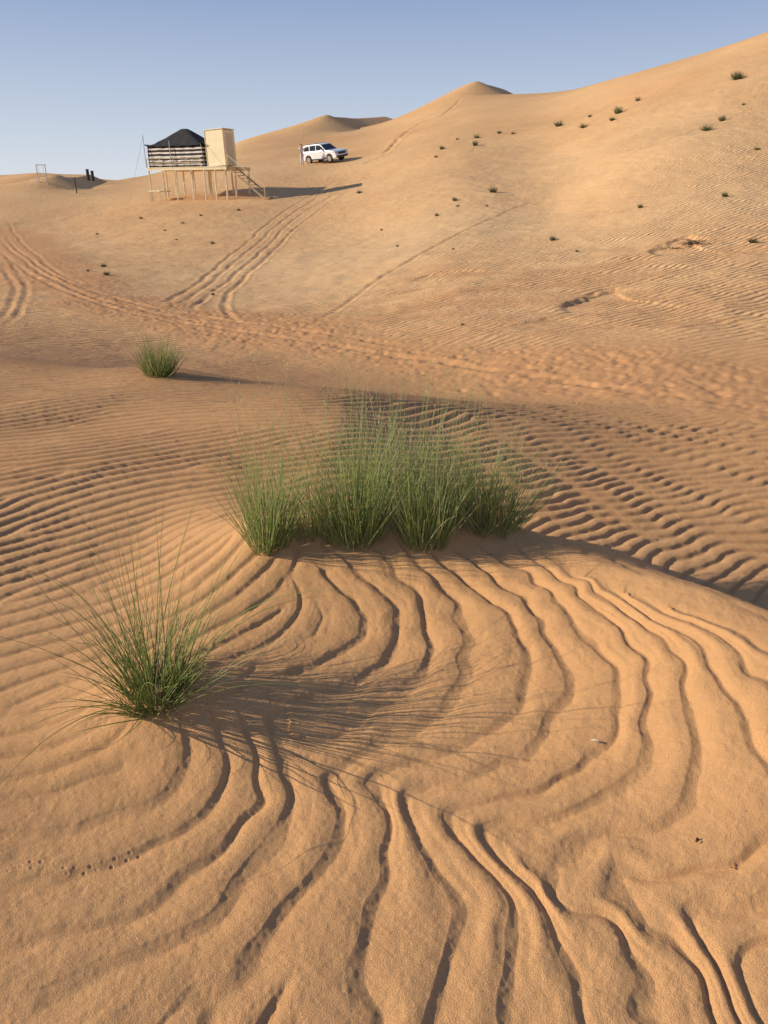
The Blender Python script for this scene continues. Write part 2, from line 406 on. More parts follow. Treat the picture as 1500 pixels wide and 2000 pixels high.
def np_mesh(name,V,Fa,smooth=True,attrs=None):
    me=bpy.data.meshes.new(name)
    k=Fa.shape[1]
    me.vertices.add(len(V));me.vertices.foreach_set('co',np.ascontiguousarray(V,dtype=np.float32).ravel())
    me.loops.add(Fa.size);me.loops.foreach_set('vertex_index',np.ascontiguousarray(Fa,dtype=np.int32).ravel())
    me.polygons.add(len(Fa));me.polygons.foreach_set('loop_start',np.arange(0,Fa.size,k,dtype=np.int32))
    try: me.polygons.foreach_set('loop_total',np.full(len(Fa),k,dtype=np.int32))
    except Exception: pass
    me.polygons.foreach_set('use_smooth',np.full(len(Fa),smooth,dtype=bool))
    if attrs:
        for an,av in attrs.items():
            at_=me.attributes.new(an,'FLOAT','POINT');at_.data.foreach_set('value',np.ascontiguousarray(av,dtype=np.float32).ravel())
    me.update(calc_edges=True)
    return me

# ------------------------------------------------ materials
def newmat(name,rough=.8):
    m=bpy.data.materials.new(name);m.use_nodes=True
    nt=m.node_tree;b=nt.nodes['Principled BSDF'];b.inputs['Roughness'].default_value=rough
    return m,nt,b
def N(nt,t,**kw):
    nd=nt.nodes.new(t)
    for k,v in kw.items(): setattr(nd,k,v)
    return nd
def mixc(nt,fac,a,b,mode='MIX'):
    m=N(nt,'ShaderNodeMix',data_type='RGBA',blend_type=mode)
    for i,x in ((0,fac),(6,a),(7,b)):
        if hasattr(x,'links'): nt.links.new(x,m.inputs[i])
        elif isinstance(x,(int,float)): m.inputs[i].default_value=x
        else: m.inputs[i].default_value=(*x,1)
    return m.outputs[2]
def noise(nt,vec,scale,detail=3,rough=.55,dist=0):
    t=N(nt,'ShaderNodeTexNoise');t.inputs['Scale'].default_value=scale;t.inputs['Detail'].default_value=detail
    t.inputs['Roughness'].default_value=rough;t.inputs['Distortion'].default_value=dist
    if vec is not None: nt.links.new(vec,t.inputs['Vector'])
    return t.outputs['Fac']
def mrange(nt,x,a,b,c=0,d=1):
    m=N(nt,'ShaderNodeMapRange');nt.links.new(x,m.inputs[0])
    for i,v in enumerate((a,b,c,d)): m.inputs[i+1].default_value=v
    return m.outputs[0]
def math_(nt,op,a,b):
    m=N(nt,'ShaderNodeMath',operation=op)
    for i,x in enumerate((a,b)):
        if hasattr(x,'links'): nt.links.new(x,m.inputs[i])
        else: m.inputs[i].default_value=x
    return m.outputs[0]
def simple(name,colr,rough=.7,var=.15,scale=6,metal=0):
    m,nt,b=newmat(name,rough)
    tc=N(nt,'ShaderNodeTexCoord')
    f=noise(nt,tc.outputs['Object'],scale,4)
    f=mrange(nt,f,.3,.7)
    c=mixc(nt,f,tuple(x*(1-var) for x in colr),tuple(min(1,x*(1+var)) for x in colr))
    nt.links.new(c,b.inputs['Base Color']);b.inputs['Metallic'].default_value=metal
    return m
sand,nt,b=newmat('sand',.92)
geo=N(nt,'ShaderNodeNewGeometry');pos=geo.outputs['Position']
a_h=N(nt,'ShaderNodeAttribute',attribute_name='hill').outputs['Fac']
a_r=N(nt,'ShaderNodeAttribute',attribute_name='red').outputs['Fac']
a_back_shade=N(nt,'ShaderNodeAttribute',attribute_name='brown').outputs['Fac']
a_lee_shade=N(nt,'ShaderNodeAttribute',attribute_name='crest').outputs['Fac']
a_p=N(nt,'ShaderNodeAttribute',attribute_name='pale').outputs['Fac']
n1=mrange(nt,noise(nt,pos,.9,4),.3,.7)
n2=mrange(nt,noise(nt,pos,.09,5,.6),.35,.65)
n3=noise(nt,pos,230,3,.8)
n4=mrange(nt,noise(nt,pos,700,1),.35,.65)
c=mixc(nt,n1,(.68,.335,.128),(.76,.395,.160))
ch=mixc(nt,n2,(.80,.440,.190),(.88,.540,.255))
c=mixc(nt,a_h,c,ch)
c=mixc(nt,math_(nt,'MULTIPLY',a_p,.8),c,(.92,.635,.335))
c=mixc(nt,math_(nt,'MULTIPLY',a_r,.85),c,(.60,.265,.10))
c=mixc(nt,math_(nt,'MULTIPLY',a_back_shade,.85),c,(.30,.135,.055))  # back-slope shade put into the colour as dark brown sand
c=mixc(nt,a_lee_shade,c,(.34,.155,.06))  # lee-face shade painted into the sand colour for contrast
c=mixc(nt,mrange(nt,n3,.3,.7,0,.60),c,(.44,.20,.078))
c=mixc(nt,mrange(nt,n4,0,1,0,.28),c,(.95,.66,.39))
nt.links.new(c,b.inputs['Base Color'])
b.inputs['Specular IOR Level'].default_value=.15
mp=N(nt,'ShaderNodeMapping');nt.links.new(pos,mp.inputs['Vector']);mp.inputs['Rotation'].default_value=(0,0,math.radians(62))
w=N(nt,'ShaderNodeTexWave',wave_type='BANDS',bands_direction='X');nt.links.new(mp.outputs[0],w.inputs['Vector'])
w.inputs['Scale'].default_value=1.6;w.inputs['Distortion'].default_value=10;w.inputs['Detail'].default_value=3;w.inputs['Detail Scale'].default_value=.45;w.inputs['Detail Roughness'].default_value=.5
ripmask=mrange(nt,noise(nt,pos,.22,3),.36,.52)
hr=math_(nt,'MULTIPLY',math_(nt,'MULTIPLY',w.outputs['Fac'],.036),math_(nt,'MULTIPLY',a_h,ripmask))
hl=math_(nt,'MULTIPLY',math_(nt,'MULTIPLY',noise(nt,pos,2.6,6,.72),.082),math_(nt,'MULTIPLY',a_h,math_(nt,'SUBTRACT',1.0,a_p)))
hg=math_(nt,'MULTIPLY',noise(nt,pos,230,3,.8),.0036)
hs=math_(nt,'ADD',math_(nt,'ADD',hr,hl),hg)
bp=N(nt,'ShaderNodeBump');bp.inputs['Strength'].default_value=1;bp.inputs['Distance'].default_value=1
nt.links.new(hs,bp.inputs['Height']);nt.links.new(bp.outputs[0],b.inputs['Normal'])

nc=len(AZ);nr=len(R)
idx=np.arange(nc*nr).reshape(nr,nc)
Fg=np.stack([idx[:-1,:-1],idx[:-1,1:],idx[1:,1:],idx[1:,:-1]],-1).reshape(-1,4)
Fg=Fg[:,::-1]
crest=np.clip(sst(.0,.05,rs)*sst(.26,.10,rs),0,1)*rm*(.14+.44*sst(2.6,3.9,RF))*(.55+.7*vnoise(X*3,Y*3,95))*nm  # coarse-grain tone on ripple lee faces that also paints in their shade
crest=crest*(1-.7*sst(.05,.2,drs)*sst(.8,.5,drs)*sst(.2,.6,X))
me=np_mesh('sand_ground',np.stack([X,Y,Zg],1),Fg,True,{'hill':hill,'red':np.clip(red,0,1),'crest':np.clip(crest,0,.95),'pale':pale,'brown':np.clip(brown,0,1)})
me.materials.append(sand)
g=bpy.data.objects.new('sand_ground',me);COL.objects.link(g)
g['kind']='structure';g['label']='rippled orange desert sand rising to a large dune';g['category']='sand'
print('mesh',time.time()-T0)
def gz(x,y):
    r=math.hypot(x,y);a=math.atan2(x,y)
    i=int(np.clip(np.searchsorted(R,r)-1,0,nr-2));j=int(np.clip(np.searchsorted(AZ,a)-1,0,nc-2))
    ti=(r-R[i])/(R[i+1]-R[i]);tj=(a-AZ[j])/(AZ[j+1]-AZ[j])
    ZZ=Zg
    return float((ZZ[i*nc+j]*(1-tj)+ZZ[i*nc+j+1]*tj)*(1-ti)+(ZZ[(i+1)*nc+j]*(1-tj)+ZZ[(i+1)*nc+j+1]*tj)*ti)

# ------------------------------------------------ helpers
def tag(o,label,cat,group=None):
    o['label']=label;o['category']=cat
    if group:o['group']=group
    return o
def thing(name,label,cat,loc=(0,0,0),rz=0,group=None):
    o=bpy.data.objects.new(name,None);COL.objects.link(o);o.location=loc;o.rotation_euler=(0,0,rz);o.empty_display_size=.1
    return tag(o,label,cat,group)
class MB:
    def __init__(s): s.v=[];s.f=[]
    def add(s,v,f):
        k=len(s.v);s.v+= [tuple(p) for p in v];s.f+=[tuple(i+k for i in q_) for q_ in f];return s
    def box(s,c,d,rot=None):
        c=Vector(c);vs=[]
        for x in(-1,1):
            for y in(-1,1):
                for z in(-1,1):
                    p=Vector((x*d[0]/2,y*d[1]/2,z*d[2]/2))
                    if rot: p=rot@p
                    vs.append(c+p)
        return s.add(vs,[(0,1,3,2),(4,6,7,5),(0,4,5,1),(2,3,7,6),(0,2,6,4),(1,5,7,3)])
    def bar(s,p0,p1,r0,r1=None,n=6):
        p0=Vector(p0);p1=Vector(p1);r1=r0 if r1 is None else r1
        d=(p1-p0).normalized();a=d.orthogonal().normalized();b_=d.cross(a);vs=[]
        for p,r in((p0,r0),(p1,r1)):
            for i in range(n):
                t=2*math.pi*i/n+math.pi/n;vs.append(p+a*math.cos(t)*r+b_*math.sin(t)*r)
        f=[(i,(i+1)%n,n+(i+1)%n,n+i) for i in range(n)]+[tuple(range(n))[::-1],tuple(range(n,2*n))]
        return s.add(vs,f)
    def prism(s,poly,y0,y1,tr=None):
        n_=len(poly);vs=[(x,y0,z) for x,z in poly]+[(x,y1,z) for x,z in poly]
        if tr: vs=[tr(p) for p in vs]
        f=[(i,(i+1)%n_,n_+(i+1)%n_,n_+i) for i in range(n_)]+[tuple(range(n_))[::-1],tuple(range(n_,2*n_))]
        return s.add(vs,f)
    def build(s,name,mat,parent=None,bevel=0,smooth=False,label=None):
        me=bpy.data.meshes.new(name);me.from_pydata(s.v,[],s.f);me.materials.append(mat)
        bm=bmesh.new();bm.from_mesh(me);bmesh.ops.recalc_face_normals(bm,faces=bm.faces);bm.to_mesh(me);bm.free()
        if smooth:
            for p in me.polygons:p.use_smooth=True
        o=bpy.data.objects.new(name,me);COL.objects.link(o)
        if parent:o.parent=parent
        if bevel:
            md=o.modifiers.new('b','BEVEL');md.width=bevel;md.segments=2;md.limit_method='ANGLE'
        if label:o['label']=label
        return o

# ------------------------------------------------ grass
def grassmat(name,lo,mid,tip,alt=(.38,.40,.14)):
    m,nt,b=newmat(name,.5)
    a=N(nt,'ShaderNodeAttribute',attribute_name='t').outputs['Fac'];r=N(nt,'ShaderNodeAttribute',attribute_name='rnd').outputs['Fac']
    cr=N(nt,'ShaderNodeValToRGB');nt.links.new(a,cr.inputs[0])
    e=cr.color_ramp.elements;e[0].position=0;e[0].color=(*lo,1);e[1].position=1;e[1].color=(*tip,1)
    x=e.new(.10);x.color=(*mid,1);x=e.new(.65);x.color=(*[u*1.25 for u in mid],1)
    c=mixc(nt,mrange(nt,r,0,1,0,.8),cr.outputs[0],alt)
    c=mixc(nt,mrange(nt,r,.88,.9),c,(.56,.47,.26))
    nt.links.new(c,b.inputs['Base Color'])
    b.inputs['Specular IOR Level'].default_value=.4
    tr=N(nt,'ShaderNodeBsdfTranslucent');nt.links.new(c,tr.inputs['Color'])
    ms=N(nt,'ShaderNodeMixShader');ms.inputs[0].default_value=.3
    nt.links.new(b.outputs[0],ms.inputs[1]);nt.links.new(tr.outputs[0],ms.inputs[2])
    nt.links.new(ms.outputs[0],nt.nodes['Material Output'].inputs[0])
    return m
gm=grassmat('grass_blade',(.40,.34,.13),(.20,.29,.055),(.46,.46,.18))
gm2=grassmat('grass_blade_pale',(.38,.34,.13),(.28,.37,.09),(.62,.59,.33),(.48,.52,.21))
drym=simple('dry_straw',(.64,.54,.31),.7,.25,30)
seedm=simple('seed_head',(.50,.44,.24),.8,.3,60)
def blades(n_,br,l0,l1,tilt,curl,w,seed,seg=9,tp=1.4,sides=3,wind=(0,0)):
    g_=np.random.default_rng(seed)
    rad=br*np.sqrt(g_.random(n_));ph=g_.random(n_)*2*math.pi
    bx=rad*np.cos(ph);by=rad*np.sin(ph)
    az=ph+g_.normal(0,.7,n_)
    L=l0+(l1-l0)*g_.random(n_)**tp
    th0=np.abs(tilt*(.2+.8*rad/br)*g_.random(n_)**.9)+.02
    cu=curl*g_.random(n_)**1.7*(L/l1+.3)
    t=np.linspace(0,1,seg)
    th=th0[:,None]+cu[:,None]*t[None]**1.6
    ds=(L/(seg-1))[:,None]
    azs=az[:,None]+(g_.normal(0,.35,n_)[:,None])*t[None]
    dxx=np.sin(th)*np.cos(azs)+wind[0]*t;dyy=np.sin(th)*np.sin(azs)+wind[1]*t;dzz=np.cos(th)
    px=bx[:,None]+np.concatenate([np.zeros((n_,1)),np.cumsum(dxx[:,:-1]*ds,1)],1)
    py=by[:,None]+np.concatenate([np.zeros((n_,1)),np.cumsum(dyy[:,:-1]*ds,1)],1)
    pz_=np.concatenate([np.zeros((n_,1)),np.cumsum(dzz[:,:-1]*ds,1)],1)-.03
    P=np.stack([px,py,pz_],-1);D=np.stack([dxx,dyy,dzz],-1);D/=np.linalg.norm(D,axis=-1,keepdims=True)
    ref=np.array([.3,.9,.1]);a=np.cross(D,ref);a/=np.linalg.norm(a,axis=-1,keepdims=True)+1e-9;b_=np.cross(D,a)
    wr=w*(.5+.9*g_.random(n_))[:,None]*(1-t[None]**1.8*.85)
    V=[]
    for k in range(sides):
        an=2*math.pi*k/sides
        V.append(P+(a*math.cos(an)+b_*math.sin(an))*wr[...,None])
    V=np.stack(V,2)
    ids=np.arange(n_*seg*sides).reshape(n_,seg,sides)
    Fs=[]
    for k in range(sides):
        k2=(k+1)%sides
        Fs.append(np.stack([ids[:,:-1,k],ids[:,:-1,k2],ids[:,1:,k2],ids[:,1:,k]],-1).reshape(-1,4))
    ta=np.broadcast_to(t[None,:,None],(n_,seg,sides));rn_=np.broadcast_to(g_.random(n_)[:,None,None],(n_,seg,sides))
    return V.reshape(-1,3),np.concatenate(Fs),{'t':ta.copy(),'rnd':rn_.copy()},P
def gobj(name,data,mat,parent):
    me=np_mesh(name,data[0],data[1],True,data[2]);me.materials.append(mat)
    o=bpy.data.objects.new(name,me);COL.objects.link(o);o.parent=parent;o['kind']='stuff';return o
def seeds(P,parent,seed,sz=.006,frac=.7):
    g_=random.Random(seed);mb=MB()
    for k in range(len(P)):
        if g_.random()>frac: continue
        for j in range(8):
            c=Vector(P[k][-1]).lerp(Vector(P[k][-3]),g_.random()*.9)
            d=Vector((g_.gauss(0,1),g_.gauss(0,1),g_.gauss(0,1)+.8)).normalized()*sz*g_.uniform(1,2.6)
            mb.bar(c,c+d,sz*.28,sz*.1,4)
    o=mb.build('seed_heads',seedm,parent);o['kind']='stuff'
def tussock(u,v,label,seed,n_,br,l0,l1,tilt,curl,w,mat,nfine=50,fl=(.6,.9),ftilt=.5,fcurl=.5,ndry=14,group=None,seedh=True,wind=(0,0),fw_=.8):
    p=hit(u,v);z=gz(p[0],p[1])
    t=thing('grass_tussock',label,'grass',(p[0],p[1],z),0,group)
    gobj('green_blades',blades(n_,br,l0,l1,tilt,curl,w,seed,wind=(wind[0]*.4,wind[1])),mat,t)
    fb=blades(nfine,br*.8,fl[0],fl[1],ftilt,fcurl,w*fw_,seed+1,seg=13,wind=wind)
    gobj('fine_stems',fb,mat,t)
    db=blades(ndry,br,l0*.7,l1*.9,tilt*1.5,curl*1.6,w*.6,seed+2)
    gobj('dry_stems',db,drym,t)
    if seedh: seeds(fb[3],t,seed,.005,.2)
    return t
tussock(306,1358,'nearest grass tussock, with long drooping blades on its own low sand hummock',101,290,.09,.12,.44,1.2,1.25,.0017,gm,90,(.3,.84),1.1,1.5,26,seedh=False,wind=(.14,0),fw_=.85)
TG='grass tussocks along the sand crest'
tussock(527,1058,'leftmost grass tussock of the row on the sand crest',201,300,.085,.20,.56,.62,.5,.0016,gm2,38,(.5,.90),.45,.35,14,TG)
tussock(690,1042,'second grass tussock from the left in the row on the sand crest',301,390,.12,.22,.62,.60,.45,.0016,gm2,44,(.6,1.04),.40,.3,16,TG)
tussock(832,1048,'third grass tussock from the left in the row, thin-stemmed and slightly forward',401,320,.10,.20,.56,.62,.45,.0016,gm2,38,(.5,.94),.43,.35,14,TG)
tussock(962,1024,'rightmost dark grass tussock of the row, above the shaded lee slope',501,300,.11,.17,.46,.9,.5,.0016,gm2,32,(.35,.68),.8,.6,18,TG)
tussock(765,1003,'grass tussock standing behind the middle of the row on the crest',601,170,.14,.22,.56,.55,.4,.0016,gm2,22,(.65,1.05),.4,.3,10,TG)
tussock(905,1008,'small grass tussock tucked in the gap behind the right end of the row',651,180,.12,.20,.50,.62,.45,.0016,gm2,20,(.45,.85),.45,.35,10,TG)
tussock(610,1035,'low thin grass tussock filling the gap near the left end of the row',671,110,.09,.14,.38,.65,.4,.0015,gm2,12,(.4,.75),.5,.4,8,TG)
tussock(310,733,'lone round grass tussock on the ripples in front of the track',701,260,.13,.20,.46,.8,.4,.0028,gm,50,(.35,.62),.65,.4,20,seedh=False)

shrubm=grassmat('slope_shrub',(.20,.16,.07),(.11,.14,.045),(.20,.19,.08),(.17,.17,.07))
protos=[]
for k,(nn,ti,cu) in enumerate([(150,1.1,.5),(110,1.35,.6),(130,.8,.3)]):
    dd=blades(nn,.16,.25,.55,ti,cu,.011,900+k,seg=5)
    me=np_mesh('slope_shrub',dd[0],dd[1],True,dd[2]);me.materials.append(shrubm);protos.append(me)
SH=[(1438,156,27,'tall bright shrub nearest the skyline at the upper right'),
(1246,197,13,'small shrub below the skyline, right of the cluster of five'),
(1207,222,22,'largest shrub of the upper cluster on the right slope'),
(1196,236,14,'shrub just below the largest one of the upper cluster'),
(1140,250,18,'round shrub at the lower left of the upper cluster'),
(1091,247,20,'low spreading shrub at the left end of the upper cluster'),
(1152,229,9,'tiny shrub at the top of the upper cluster'),
(1380,255,24,'larger left one of two shrubs below the skyline shrub'),
(1410,236,18,'right and higher one of two shrubs below the skyline shrub'),
(1452,205,8,'tiny shrub between the skyline shrub and the slope trail'),
(931,270,13,'upper one of two close shrubs above the car track'),
(928,285,15,'lower one of two close shrubs above the car track'),
(975,261,10,'small shrub left of the thin row on the upper slope'),
(1002,262,9,'small shrub at the right of the thin row on the upper slope'),
(893,273,7,'tiny shrub highest in the patch right of the car'),
(863,292,12,'dark shrub in the patch right of the car'),
(852,308,9,'shrub lowest in the patch right of the car'),
(963,376,20,'bushy green shrub alone in the middle of the slope'),
(888,392,12,'shrub left of the bushy one in mid slope'),
(894,404,7,'tiny shrub just under the left shrub in mid slope'),
(853,422,10,'shrub lowest of the mid slope patch'),
(951,402,6,'tiny tuft under the bushy shrub in mid slope'),
(702,378,12,'lone shrub below the car and right of the wheel tracks'),
(1250,406,13,'lone shrub on bare sand right of mid slope'),
(1079,470,15,'pale lone shrub in the lower middle of the slope'),
(1127,492,8,'tiny tuft right of the pale lone shrub'),
(1415,384,16,'low brown shrub on the right slope above the eroded ledge'),
(1470,474,20,'shrub at the right edge beside the eroded ledge'),
(1478,292,13,'dark low shrub at the right edge halfway up the slope'),
(745,450,6,'tiny tuft left of the trail up the slope'),
(776,482,6,'tiny tuft beside the foot of the trail up the slope'),
(885,488,6,'tiny tuft right of the trail up the slope'),
(415,476,10,'shrub between the tent and the wheel tracks'),
(416,577,8,'tiny tuft between the two lower wheel tracks'),
(203,522,13,'upper dark shrub of the pair left of the wheel tracks'),
(208,538,15,'lower dark shrub of the pair left of the wheel tracks'),
(172,530,7,'tiny tuft left of the dark pair of shrubs'),
(190,458,7,'tiny tuft on the flat left of the tent'),
(275,427,8,'small tuft on the sand below the left side of the tent'),
(322,452,6,'tiny tuft below the middle of the tent'),
(357,437,7,'small tuft below the right side of the tent'),
(392,422,7,'tuft just below the stilts of the tent'),
(466,411,8,'tuft below the stairs'),
(345,470,5,'tiny tuft lowest below the tent'),
(903,636,9,'low dry tuft on the near foot of the slope')]
for i,(u,v,wp,lab) in enumerate(SH):
    p=hit(u,v);z=gz(p[0],p[1]);t_=p[1]/ray(u,v)[1]
    o=bpy.data.objects.new('slope_shrub',protos[i%3]);COL.objects.link(o)
    s=wp*t_/F/.75*1.15
    o.location=(p[0],p[1],z);o.scale=(s,s,s*random.uniform(.75,1.0));o.rotation_euler=(0,0,random.uniform(0,6.28))
    tag(o,lab,'shrub','small shrubs scattered over the dune slopes')
stick=simple('dead_wood',(.16,.10,.055),.85,.3,20)
def debris(u,v,wd_,n_,lab,name='dry_brushwood',mat=stick,rr=.012):
    p=hit(u,v);mb=MB();g_=random.Random(u)
    for i in range(n_):
        a=g_.uniform(0,6.28);l=wd_*g_.uniform(.2,.55);c=Vector((g_.uniform(-wd_,wd_)*.3,g_.uniform(-wd_,wd_)*.2,rr))
        e=c+Vector((math.cos(a)*l,math.sin(a)*l,g_.uniform(0,.35)*l));m_=(c+e)/2+Vector((0,0,.12*l))
        mb.bar(c,m_,rr,rr*.8,5);mb.bar(m_,e,rr*.8,rr*.3,5)
    o=mb.build(name,mat);o.location=(p[0],p[1],gz(p[0],p[1]))
    tag(o,lab,'brushwood');return o
debris(1350,476,1.1,22,'tangle of dead roots on the eroded ledge of the right slope','dry_roots',stick,.015)
debris(1318,484,.5,8,'small bit of dead wood left of the tangle of roots','dry_roots',stick,.012)
debris(1437,1692,.03,5,'broken bit of twig on ripples at the lower right edge','dry_twig',stick,.0014)
leafm=simple('dry_leaf',(.70,.58,.38),.7,.2,50);leafd=simple('dark_leaf',(.12,.06,.03),.7,.2,50)
def leaf(u,v,L,W,rz,lab,mat):
    p=hit(u,v);mb=MB();vs=[];nn=7
    for i in range(nn):
        t=i/(nn-1);w=W*math.sin(math.pi*(.06+.9*t))**.8
        x=(t-.5)*L;z=.010*math.sin(math.pi*t)*L/.05+.002
        vs+=[(x,-w/2,z+.1*w),(x,0,z),(x,w/2,z+.3*w)]
    f=[]
    for i in range(nn-1):
        for k in(0,1): a=i*3+k;f.append((a,a+1,a+4,a+3))
    mb.add(vs,f);o=mb.build('dry_leaf',mat,smooth=True)
    o.location=(p[0],p[1],gz(p[0],p[1])+.002);o.rotation_euler=(.15,.1,rz);tag(o,lab,'leaf')
leaf(1163,1453,.030,.007,-.5,'pale curled dry leaf on the ripples right of the grass shadow',leafm)
leaf(1360,1650,.018,.009,.7,'small dark dry leaf on the ripples at lower right',leafd)
leaf(955,1486,.02,.004,1.3,'thin pale straw bit below the end of the grass shadow',leafm)

# ------------------------------------------------ stilt platform with tent and cabin
wood=simple('pale_timber',(.78,.66,.44),.75,.12,4)
woodd=simple('worn_timber',(.50,.38,.23),.8,.25,4)
cream=simple('cream_panel',(.88,.75,.48),.6,.06,2)
creamd=simple('cream_trim',(.70,.56,.34),.6,.08,2)
steel=simple('grey_metal',(.55,.55,.53),.5,.1,5)
rope=simple('rope',(.7,.66,.58),.8,.1,20)
blackf=simple('black_tent_cloth',(.022,.021,.022),.9,.3,3)
stripe,nt,b=newmat('striped_tent_cloth',.9)
tc=N(nt,'ShaderNodeTexCoord');sx=N(nt,'ShaderNodeSeparateXYZ');nt.links.new(tc.outputs['Object'],sx.inputs[0])
zz=math_(nt,'ADD',math_(nt,'MULTIPLY',sx.outputs['Z'],1/.25),math_(nt,'MULTIPLY',noise(nt,tc.outputs['Object'],1.2,2),.35))
fr=math_(nt,'FRACT',zz,0);st=math_(nt,'GREATER_THAN',fr,.6)
lw=math_(nt,'LESS_THAN',sx.outputs['Z'],1.25)
c=mixc(nt,math_(nt,'MULTIPLY',st,lw),(.03,.024,.022),(.78,.72,.64));nt.links.new(c,b.inputs['Base Color'])
yaw=math.radians(-24)
o3=at(287,328,58.5)
ax_=Vector((math.cos(yaw),math.sin(yaw),0));ay_=Vector((-math.sin(yaw),math.cos(yaw),0))
O=Vector(o3);DZ=O.z
LX,LY=6.8,3.0
def W(x,y,z=0): 
    p=O+ax_*x+ay_*y;return Vector((p.x,p.y,DZ+z))
plat=thing('stilt_platform','tall timber platform on pale stilts carrying the striped tent','platform',(O.x,O.y,DZ),yaw)
def gl_(x,y):
    p=W(x,y);return gz(p.x,p.y)-DZ
mb=MB();mb.box((LX/2,LY/2,0),(LX,LY,.05));mb.build('deck',wood,plat)
for y in(.06,LY/2,LY-.06):
    mb=MB();mb.box((LX/2,y,-.11),(LX,.08,.14));mb.build('deck_beam',wood,plat)
for y,xs in ((.08,(.08,1.3,2.5,3.8,4.9,5.8,6.7)),(LY*.5,(.4,2.0,4.4,6.5)),(LY-.08,(.08,1.8,3.2,5.2,6.7))):
    for x in xs:
        g0=gl_(x,y)-.15;mb=MB()
        lean=.07*math.sin(x*7+y*3)
        mb.bar((x+lean,y,g0),(x,y,-.05),.065,.06,6);mb.build('stilt',wood,plat)
for a,b2 in (((.1,.0,gl_(.1,0)+.75),(1.3,0,gl_(1.3,0)+.75)),((2.5,.0,gl_(2.5,0)+.3),(3.8,.0,-.25)),((5.8,.0,gl_(5.8,0)+.3),(6.7,.0,-.25))):
    mb=MB();mb.bar(a,b2,.03);mb.build('cross_brace',wood,plat)
mb=MB();g0=gl_(.3,-.2);mb.box((.45,.5,g0+.75),(1.1,1.2,.06));lo_=mb.build('lower_landing',wood,plat)
for x in(0,.9):
    for y in(0,1.0):
        mb=MB();mb.bar((x,y,gl_(x,y)-.1),(x,y,g0+.72),.035);mb.build('landing_leg',wood,lo_)
def rail(x0,y0,x1,y1,hs=(.3,.58)):
    mb=MB()
    n_=max(1,int(math.hypot(x1-x0,y1-y0)/1.1))
    for i in range(n_+1):
        t=i/n_;x=x0+(x1-x0)*t;y=y0+(y1-y0)*t;mb.bar((x,y,.02),(x,y,.58),.025,.025,4)
    for z in hs: mb.bar((x0,y0,z),(x1,y1,z),.022,.022,4)
    mb.build('railing',wood,plat)
rail(.02,.02,4.7,.02);rail(.02,.02,.02,LY)
run=2.9;gs=gl_(LX+run,.6)
mb=MB()
for y in(.15,1.25):
    mb.bar((LX,y,-.05),(LX+run,y,gs),.06,.06,4)
for i in range(10):
    t=(i+.5)/10;mb.box((LX+run*t,.70,-.05+(gs+.05)*t),(.26,1.1,.04))
mb.build('stair',woodd,plat)
mb=MB();y=.15
mb.bar((LX,y,.75),(LX+run,y,gs+.8),.025,.025,4)
for t in(0,.5,1): mb.bar((LX+run*t,y,gs*t),(LX+run*t,y,.75+(gs+.05)*t),.025,.025,4)
mb.build('stair_rail',wood,plat)
TW,TD=4.75,2.8;EV=1.35;PK=2.5
tent=thing('striped_tent','black and white striped desert tent pitched on the stilt platform','tent',(O.x,O.y,DZ+.03),yaw)
def grid_roof():
    V=[];nn=20
    x0,x1,y0,y1=.1,.1+TW,.1,.1+TD;cx,cy=(x0+x1)/2,(y0+y1)/2
    for j in range(nn+1):
        for i in range(nn+1):
            x=x0+(x1-x0)*i/nn;y=y0+(y1-y0)*j/nn
            ux=abs(x-cx)/((x1-x0)/2);uy=abs(y-cy)/((y1-y0)/2)
            m=max(max(0,ux-.12)/.88,max(0,uy-.08)/.92)
            z=EV+(PK-EV)*((1-m)**1.2*.75+.25*(1-m))
            cs=.14*(ux**6*uy**6);z+=cs-.06*math.sin(6*math.pi*i/nn)**2*m
            k=1+.08*(m>.99)
            V.append((cx+(x-cx)*k,cy+(y-cy)*k,z))
    Fz=[(j*(nn+1)+i,j*(nn+1)+i+1,(j+1)*(nn+1)+i+1,(j+1)*(nn+1)+i) for j in range(nn) for i in range(nn)]
    return V,Fz
mb=MB();mb.add(*grid_roof());ro=mb.build('tent_roof',blackf,tent,smooth=True)
def wallp(x0,y0,x1,y1):
    mb=MB();nn=30;vs=[]
    dx,dy=x1-x0,y1-y0;L=math.hypot(dx,dy);nx_,ny_=dy/L,-dx/L
    for j in range(6):
        for i in range(nn+1):
            t=i/nn;o_=.035*math.sin(t*L*7+j*.4)*(1-j/7)
            vs.append((x0+dx*t+nx_*o_,y0+dy*t+ny_*o_,(EV+.02)*j/5))
    mb.add(vs,[(j*(nn+1)+i,j*(nn+1)+i+1,(j+1)*(nn+1)+i+1,(j+1)*(nn+1)+i) for j in range(5) for i in range(nn)])
    mb.build('tent_wall',stripe,tent,smooth=True)
x0,x1,y0,y1=.13,.07+TW,.13,.07+TD
wallp(x0,y0,x1,y0);wallp(x1,y0,x1,y1);wallp(x1,y1,x0,y1);wallp(x0,y1,x0,y0)
for (x,y,hh) in((-.05,.0,2.1),(2.2,-.02,1.65),(.0,TD+.1,2.2)):
    mb=MB();mb.bar((x,y,0),(x,y,hh),.03,.025,6);mb.build('tent_pole',steel,tent)
for (a,b2) in (((-.05,0,2.05),(-1.2,-1.0)),((0,TD+.1,2.1),(-1.6,TD+1.0)),((TW+.1,-.02,1.4),(LX-.2,-1.6))):
    z1=gl_(*b2)
    mb=MB();mb.bar(a,(b2[0],b2[1],z1),.012,.012,4);mb.build('guy_rope',rope,tent)
cab=thing('cabin','plain cream boxy cabin beside the tent on the stilt platform','cabin',tuple(W(5.14,.2,.03)),yaw)
cab.rotation_euler=(0,math.radians(-2),yaw)
cw,cd,chh=1.55,1.3,2.2
